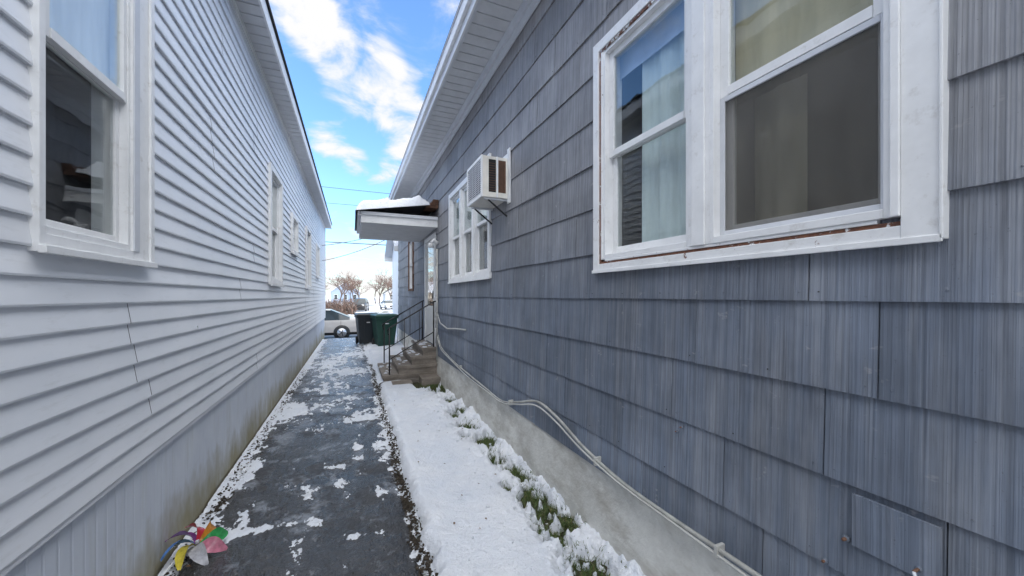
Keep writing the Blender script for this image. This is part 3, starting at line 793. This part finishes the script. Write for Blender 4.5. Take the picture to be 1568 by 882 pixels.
# ---------------------------------------------------------------- vehicles
def car(name,loc,rot,paint,kind):
    P=MB('body',[paint,M_CG,M_RUB,M_RIM,M_LITE,M_TAIL,M_BLK])
    if kind=='sedan':
        Ln=4.6; hw=.9
        top=[(0,.55),(.08,.78),(.9,.90),(1.25,.96),(1.95,1.38),(2.5,1.45),(3.1,1.42),(3.95,1.05),(4.5,1.0),(4.6,.6)]
        belt=lambda x:.90+.03*x/4.6; cab=(1.25,3.95); pil=[(2.62,2.72)]; rr=.32; wx=(.85,3.6); roofflat=(1.98,3.12)
    else:
        Ln=4.8; hw=.95
        top=[(0,.6),(.05,1.0),(.9,1.12),(1.2,1.15),(1.7,1.72),(2.3,1.80),(4.2,1.78),(4.65,1.15),(4.75,1.1),(4.8,.6)]
        belt=lambda x:1.10; cab=(1.2,4.65); pil=[(2.5,2.6),(3.6,3.7)]; rr=.38; wx=(.95,3.8); roofflat=(1.72,4.22)
    def tz(x):
        for i in range(len(top)-1):
            if top[i][0]<=x<=top[i+1][0]:
                t=(x-top[i][0])/(top[i+1][0]-top[i][0]); return top[i][1]+t*(top[i+1][1]-top[i][1])
        return top[-1][1]
    T=Matrix.Translation(loc)@Matrix.Rotation(rot,4,'Z')
    n=92; rings=[];xsn=[]
    for i in range(n+1):
        x=Ln*i/n; xsn.append(x); z=tz(x)
        nose=min(1,(min(x,Ln-x)+.12)/.5); w_=hw*(.80+.20*math.sqrt(nose))
        b=min(belt(x),z-.02); tw=w_*.97-max(0,(z-b))*.42
        half=[(w_*.90,.20),(w_*.985,.34),(w_,.60),(w_*.985,b-.08),(w_*.965,b),(tw,z-.03),(tw-.08,z),(0,z+.015)]
        pts=[(y_,z_) for y_,z_ in half]+[(-y_,z_) for y_,z_ in half[-2::-1]]
        rings.append([T@Vector((x-Ln/2,y_,z_)) for y_,z_ in pts])
    m=len(rings[0])
    vs=[p for r in rings for p in r]
    for i in range(n):
        xm=(xsn[i]+xsn[i+1])/2
        for k in range(m-1):
            mi=0
            incab=cab[0]<xm<cab[1]
            if k in(4,9) and incab and tz(xm)-belt(xm)>.10 and not any(a<xm<b for a,b in pil): mi=1
            if k in(5,6,7,8) and incab and not(roofflat[0]<xm<roofflat[1]): mi=1
            if k in(0,13): mi=6
            P.idx([vs[i*m+k],vs[i*m+k+1],vs[(i+1)*m+k+1],vs[(i+1)*m+k]],[(0,1,2,3)],mi,smooth=True)
    for r in(rings[0],rings[-1]): P.face(r,0)
    for x in wx:
        for s in(-1,1):
            c=lambda y:T@Vector((x-Ln/2,y*s,rr))
            P.tube([c(hw-.05),c(hw+.004)],rr+.05,24,6); P.tube([c(hw-.16),c(hw+.012)],rr,24,2); P.tube([c(hw),c(hw+.018)],rr*.66,16,3)
            for q in range(5):
                a=q*math.pi*2/5; P.tube([c(hw+.022),T@Vector((x-Ln/2+math.cos(a)*rr*.55,(hw+.022)*s,rr+math.sin(a)*rr*.55))],.02,4,6)
    def bx(x0,x1,y0,y1,z0,z1,mi):
        v=[T@Vector((x-Ln/2,y,z)) for x,y,z in((x0,y0,z0),(x1,y0,z0),(x1,y1,z0),(x0,y1,z0),(x0,y0,z1),(x1,y0,z1),(x1,y1,z1),(x0,y1,z1))]
        P.idx(v,[(0,3,2,1),(4,5,6,7),(0,1,5,4),(1,2,6,5),(2,3,7,6),(3,0,4,7)],mi)
    hz=top[1][1]
    for s in(-1,1):
        bx(-.015,.12,s*.45,s*.74,hz-.16,hz-.03,4); bx(Ln-.12,Ln+.015,s*.5,s*.74,.72,.88,5)
        bx(1.45,1.6,s*(hw-.02),s*(hw+.14),belt(1)+.0,belt(1)+.13,0)
        for dx in (cab[0]+.25,2.66,3.55): bx(dx,dx+.012,s*(hw+.0),s*(hw+.0025),.32,.88,6)
        bx(2.3,2.45,s*hw,s*(hw+.02),.78,.81,6)
    bx(-.02,.1,-.42,.42,.42,hz-.12,6); bx(-.03,.1,-.75,.75,.22,.32,6); bx(Ln-.1,Ln+.02,-.3,.3,.6,.72,3)
    e_=empty(name); P.build(e_); return e_
def m_paint(name,c):
    m,nt,b=mat(name); nt.links.new(ramp(nt,noi(nt,3,3,.6),[(.3,[x*.9 for x in c]),(.7,c)]),b.inputs['Base Color']); b.inputs['Roughness'].default_value=.3; b.inputs['Coat Weight'].default_value=.6; b.inputs['Coat Roughness'].default_value=.08; return m
M_CG=simple('car_glass',(.03,.04,.045),.06,.1); M_RIM=simple('wheel_rim',(.45,.46,.48),.3,.1,metal=.8)
M_LITE=simple('headlight',(.75,.75,.72),.1,.05); M_TAIL=simple('tail_light',(.35,.02,.02),.2,.1)
car('parked_car',(-1.78,20.75,-.545),0,m_paint('silver_paint',(.42,.39,.36)),'sedan')
car('parked_suv',(1.0,56,-.56),math.radians(90-8),m_paint('black_paint',(.02,.02,.022)),'suv')
car('parked_car',(5.2,62,-.56),math.radians(100),m_paint('white_paint',(.7,.7,.7)),'sedan')

# ---------------------------------------------------------------- background houses
def house(name,x0,x1,y0,y1,z0,hwall,hr,wallm,axis='x'):
    e_=empty(name); o=MB('walls',[wallm,M_ROOF,M_TR,M_CG,M_SN])
    z1=z0+hwall
    o.box(x0,x1,y0,y1,z0-.3,z1,0)
    if axis=='x':
        ym=(y0+y1)/2
        for x in(x0,x1): o.face([(x,y0,z1),(x,y1,z1),(x,ym,z1+hr)],0)
        for ys_,sg in((y0,-1),(y1,1)):
            o.idx([(x0-.3,ys_+sg*.35,z1-.12),(x1+.3,ys_+sg*.35,z1-.12),(x1+.3,ym,z1+hr+.1),(x0-.3,ym,z1+hr+.1)],[(0,1,2,3)],4)
            o.box(x0-.3,x1+.3,ys_+sg*.33,ys_+sg*.37,z1-.30,z1-.12,2)
    else:
        xm=(x0+x1)/2
        for y in(y0,y1): o.face([(x0,y,z1),(x1,y,z1),(xm,y,z1+hr)],0)
        for xs_,sg in((x0,-1),(x1,1)):
            o.idx([(xs_+sg*.35,y0-.3,z1-.12),(xs_+sg*.35,y1+.3,z1-.12),(xm,y1+.3,z1+hr+.1),(xm,y0-.3,z1+hr+.1)],[(0,1,2,3)],1)
            o.idx([(xs_+sg*.35,y0-.31,z1-.3),(xs_+sg*.35,y0-.31,z1-.1),(xm,y0-.31,z1+hr+.12),(xm,y0-.31,z1+hr-.12)],[(0,1,2,3)],2)
    nwin=max(2,int((x1-x0)/2.4))
    for i in range(nwin):
        cx_=x0+(x1-x0)*(i+.5)/nwin; cz=z0+1.7
        o.box(cx_-.5,cx_+.5,y0-.05,y0,cz-.75,cz+.75,2); o.box(cx_-.4,cx_+.4,y0-.07,y0-.051,cz-.65,cz-.03,3); o.box(cx_-.4,cx_+.4,y0-.07,y0-.051,cz+.03,cz+.65,3)
    o.build(e_)
house('white_house',1.62,8.5,13.9,17.4,-.3,3.7,1.0,M_VI,'x')
M_BH=simple('blue_siding',(.30,.38,.50),.7); M_WH=simple('white_siding',(.6,.61,.62),.7); M_TH=simple('tan_siding',(.42,.36,.28),.7)
house('blue_house',-6,2.0,125,135,-.5,3.4,3.0,M_BH,'y')
house('tan_house',-19,-10,88,98,-.5,3.0,2.4,M_TH,'x')
house('white_house',8,15,104,114,-.5,2.8,2.2,M_WH,'y')
house('tan_house',17,28,75,86,-.5,3.2,2.5,M_TH,'x')

# ---------------------------------------------------------------- trees
M_BK=simple('bark',(.11,.08,.065),.9,.3,10); M_TW=simple('twigs',(.15,.095,.075),.9,.3,4)
def branch(mb,p,d,l,r,dep,mx):
    n=3; pts=[p]; q=p.copy(); dd=d.copy()
    for i in range(n):
        dd=(dd+Vector((random.gauss(0,.12),random.gauss(0,.12),random.gauss(.03,.06)))).normalized()
        q=q+dd*l/n; pts.append(q.copy())
    mb.tube(pts,[r*(1-.4*i/n) for i in range(n+1)],5 if dep<2 else 3,0 if dep<3 else 1,cap=False)
    if dep>=mx: return
    for k in range(random.choice([3,3,4]) if dep>0 else 5):
        t=random.uniform(.45,1) if dep>0 else random.uniform(.6,1)
        i=min(n-1,int(t*n)); pp=pts[i].lerp(pts[i+1],t*n-i)
        sp_=Vector((random.gauss(0,1),random.gauss(0,1),random.gauss(.1,.5))).normalized()
        branch(mb,pp,(dd*.9+sp_*.75).normalized(),l*random.uniform(.55,.78),r*.55,dep+1,mx)
def tree(x,y,z,h,mx=5,seed=0):
    random.seed(seed); t=MB('bare_tree',[M_BK,M_TW]); branch(t,Vector((x,y,z)),Vector((0,0,1)),h*.36,h*.018,0,mx); t.build()
tree(-6.3,66,-.6,8.5,5,1); tree(-2.5,76,-.6,8,5,2); tree(1.5,80,-.6,7.5,5,12); tree(5.2,84,-.6,9,5,3); tree(8.0,76,-.6,8,5,4); tree(-10,70,-.6,9,5,5); tree(12.5,68,-.6,10,5,8)
random.seed(5)
dt=MB('distant_trees',[M_BK,M_TW])
for i in range(44):
    x=-45+i*2.3+random.uniform(-2,2); y=random.uniform(96,122)
    branch(dt,Vector((x,y,-.6)),Vector((0,0,1)),random.uniform(2.6,4.0),.16,0,4)
dt.build()
bs=MB('brown_bushes',[M_BK,M_TW])
for i in range(900):
    x=random.uniform(-13,0.2); y=random.uniform(46,49); h=random.uniform(.9,1.9)
    bs.tube([(x,y,-.6),(x+random.gauss(0,.2),y+random.gauss(0,.2),-.6+h*.5),(x+random.gauss(0,.45),y+random.gauss(0,.4),-.6+h)],[.04,.035,.02],3,random.choice([0,1]),cap=False)
bs.build()

# ---------------------------------------------------------------- utility pole & lines
up=MB('utility_pole',[M_BRN,M_BLK])
up.tube([(-14,18.3,-.6),(-14,18.3,9.5)],[.15,.11],10); up.box(-14.06,-13.94,17.2,19.4,8.4,8.52,0)
for q in(17.3,18.0,18.7,19.3): up.tube([(-14,q,8.52),(-14,q,8.68)],.04,8,1)
up.build()
up=MB('utility_pole',[M_BRN,M_BLK]); up.tube([(22,18.3,-.6),(22,18.3,9.5)],[.15,.11],10); up.box(21.94,22.06,17.2,19.4,8.4,8.52,0); up.build()
pl=MB('power_lines',[M_BLK])
def wire(a,b,sag,r=.012):
    a,b=Vector(a),Vector(b); pl.tube([a.lerp(b,i/24)-Vector((0,0,sag*4*(i/24)*(1-i/24))) for i in range(25)],r,5)
wire((-14,18.3,6.5),(22,18.3,6.6),.25,.010); wire((-14,18.3,4.05),(22,18.3,4.05),.15,.018); wire((-14,18.3,5.6),(22,18.3,5.9),.1,.008)
wire((-9,18.3,6.2),(1.55,13.3,3.9),1.6,.008); wire((-9,18.3,6.0),(1.55,13.35,3.75),2.1,.008)
pl.build()

# ---------------------------------------------------------------- light
SE=18; SA=112
sd_=Vector((math.sin(math.radians(SA))*math.cos(math.radians(SE)),math.cos(math.radians(SA))*math.cos(math.radians(SE)),math.sin(math.radians(SE))))
ld=bpy.data.lights.new('sun','SUN'); ld.energy=2.4; ld.angle=math.radians(.5); ld.color=(1,.93,.82)
lo=bpy.data.objects.new('sun',ld); scene.collection.objects.link(lo); lo.rotation_euler=(-sd_).to_track_quat('-Z','Y').to_euler()
wd=bpy.data.worlds.new('World'); scene.world=wd; wd.use_nodes=True
nt=wd.node_tree; bg=nt.nodes['Background']
sky=N(nt,'ShaderNodeTexSky'); sky.sky_type='NISHITA'; sky.sun_disc=False; sky.sun_elevation=math.radians(SE); sky.sun_rotation=math.radians(SA)
sky.air_density=1.0; sky.dust_density=.4; sky.ozone_density=2.0
STR=.15
tc=N(nt,'ShaderNodeTexCoord'); nrm=N(nt,'ShaderNodeVectorMath',operation='NORMALIZE'); nt.links.new(tc.outputs['Generated'],nrm.inputs[0])
spz=N(nt,'ShaderNodeSeparateXYZ'); nt.links.new(nrm.outputs[0],spz.inputs[0]); zc=spz.outputs[2]; yc=spz.outputs[1]
den=math_(nt,'ADD',math_(nt,'MAXIMUM',zc,0.0),.18)
inv=math_(nt,'DIVIDE',1.0,den)
sc=N(nt,'ShaderNodeVectorMath',operation='SCALE'); nt.links.new(nrm.outputs[0],sc.inputs[0]); nt.links.new(inv,sc.inputs['Scale'])
n1=N(nt,'ShaderNodeTexNoise'); n1.inputs['Scale'].default_value=4.2; n1.inputs['Detail'].default_value=8; n1.inputs['Roughness'].default_value=.60; n1.inputs['Distortion'].default_value=.4
nt.links.new(sc.outputs[0],n1.inputs[0])
acc=None
def cb(az,el,r,amp):
    global acc
    a,e2=math.radians(az),math.radians(el)
    v=(math.sin(a)*math.cos(e2),math.cos(a)*math.cos(e2),math.sin(e2))
    dp=N(nt,'ShaderNodeVectorMath',operation='DOT_PRODUCT'); nt.links.new(nrm.outputs[0],dp.inputs[0]); dp.inputs[1].default_value=v
    mr=N(nt,'ShaderNodeMapRange'); mr.inputs[1].default_value=math.cos(math.radians(r)); mr.inputs[2].default_value=1; mr.inputs[3].default_value=0; mr.inputs[4].default_value=amp
    nt.links.new(dp.outputs['Value'],mr.inputs[0])
    acc=mr.outputs[0] if acc is None else math_(nt,'ADD',acc,mr.outputs[0])
for c in [(-7.1,34,4.5,.9),(-3.5,31.5,4.2,.9),(-.8,28.8,4.4,.85),(4,30.5,3.2,.5),(5.3,27,4.8,.95),(8,23.6,5,1.0),(6,20,3,.5),(-3.3,20.6,3.0,.85),(0.2,18.3,2.4,.75),(4.5,16.5,3,.6),(12,14,5,.5)]: cb(*c)
cb(20,85,55,1.3); cb(180,40,75,1.1)  # unseen cloud cover overhead and behind the camera, added as fill light
lowb=N(nt,'ShaderNodeMapRange'); lowb.interpolation_type='SMOOTHSTEP'; lowb.inputs[1].default_value=.24; lowb.inputs[2].default_value=.04; lowb.inputs[3].default_value=0; lowb.inputs[4].default_value=.9
nt.links.new(zc,lowb.inputs[0]); acc=math_(nt,'ADD',acc,lowb.outputs[0])
acc=math_(nt,'MINIMUM',acc,1.0)
dn=math_(nt,'ADD',acc,math_(nt,'MULTIPLY',math_(nt,'SUBTRACT',n1.outputs[0],.5),3.0))
cm=N(nt,'ShaderNodeMapRange'); cm.interpolation_type='SMOOTHSTEP'; cm.inputs[1].default_value=.22; cm.inputs[2].default_value=1.1; nt.links.new(dn,cm.inputs[0])
cc=ramp(nt,dn,[(.3,(.78,.86,.98)),(1.0,(1.0,1.0,1.0))])
up_=N(nt,'ShaderNodeMapRange'); up_.interpolation_type='SMOOTHSTEP'; up_.inputs[1].default_value=.62; up_.inputs[2].default_value=.85; up_.inputs[3].default_value=1; up_.inputs[4].default_value=3.9; nt.links.new(zc,up_.inputs[0])  # extra radiance for the unseen overhead clouds, added to brighten the alley
bk=N(nt,'ShaderNodeMapRange'); bk.interpolation_type='SMOOTHSTEP'; bk.inputs[1].default_value=.1; bk.inputs[2].default_value=-.5; bk.inputs[3].default_value=0; bk.inputs[4].default_value=2.4; nt.links.new(yc,bk.inputs[0])  # extra radiance for the unseen clouds behind the camera, added as fill
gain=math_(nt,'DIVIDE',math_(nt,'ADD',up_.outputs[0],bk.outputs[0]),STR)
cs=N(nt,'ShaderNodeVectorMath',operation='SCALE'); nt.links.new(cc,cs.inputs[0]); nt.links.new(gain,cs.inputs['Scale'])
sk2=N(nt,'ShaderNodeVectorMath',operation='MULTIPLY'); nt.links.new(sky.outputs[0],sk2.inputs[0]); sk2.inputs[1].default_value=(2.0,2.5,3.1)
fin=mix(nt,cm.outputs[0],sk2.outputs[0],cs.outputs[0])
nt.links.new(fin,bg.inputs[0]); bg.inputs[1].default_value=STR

# ---------------------------------------------------------------- camera
cd_=bpy.data.cameras.new('camera'); cam=bpy.data.objects.new('camera',cd_); scene.collection.objects.link(cam); scene.camera=cam
cd_.sensor_width=36; cd_.lens=36*575/1568; cd_.clip_start=.02; cd_.clip_end=2000
cd_.shift_y=12/1568
cam.location=(0,0,H); cam.rotation_euler=(math.radians(90),0,-math.atan(244/575))
scene.view_settings.view_transform='Standard'; scene.view_settings.look='None'; scene.view_settings.exposure=0
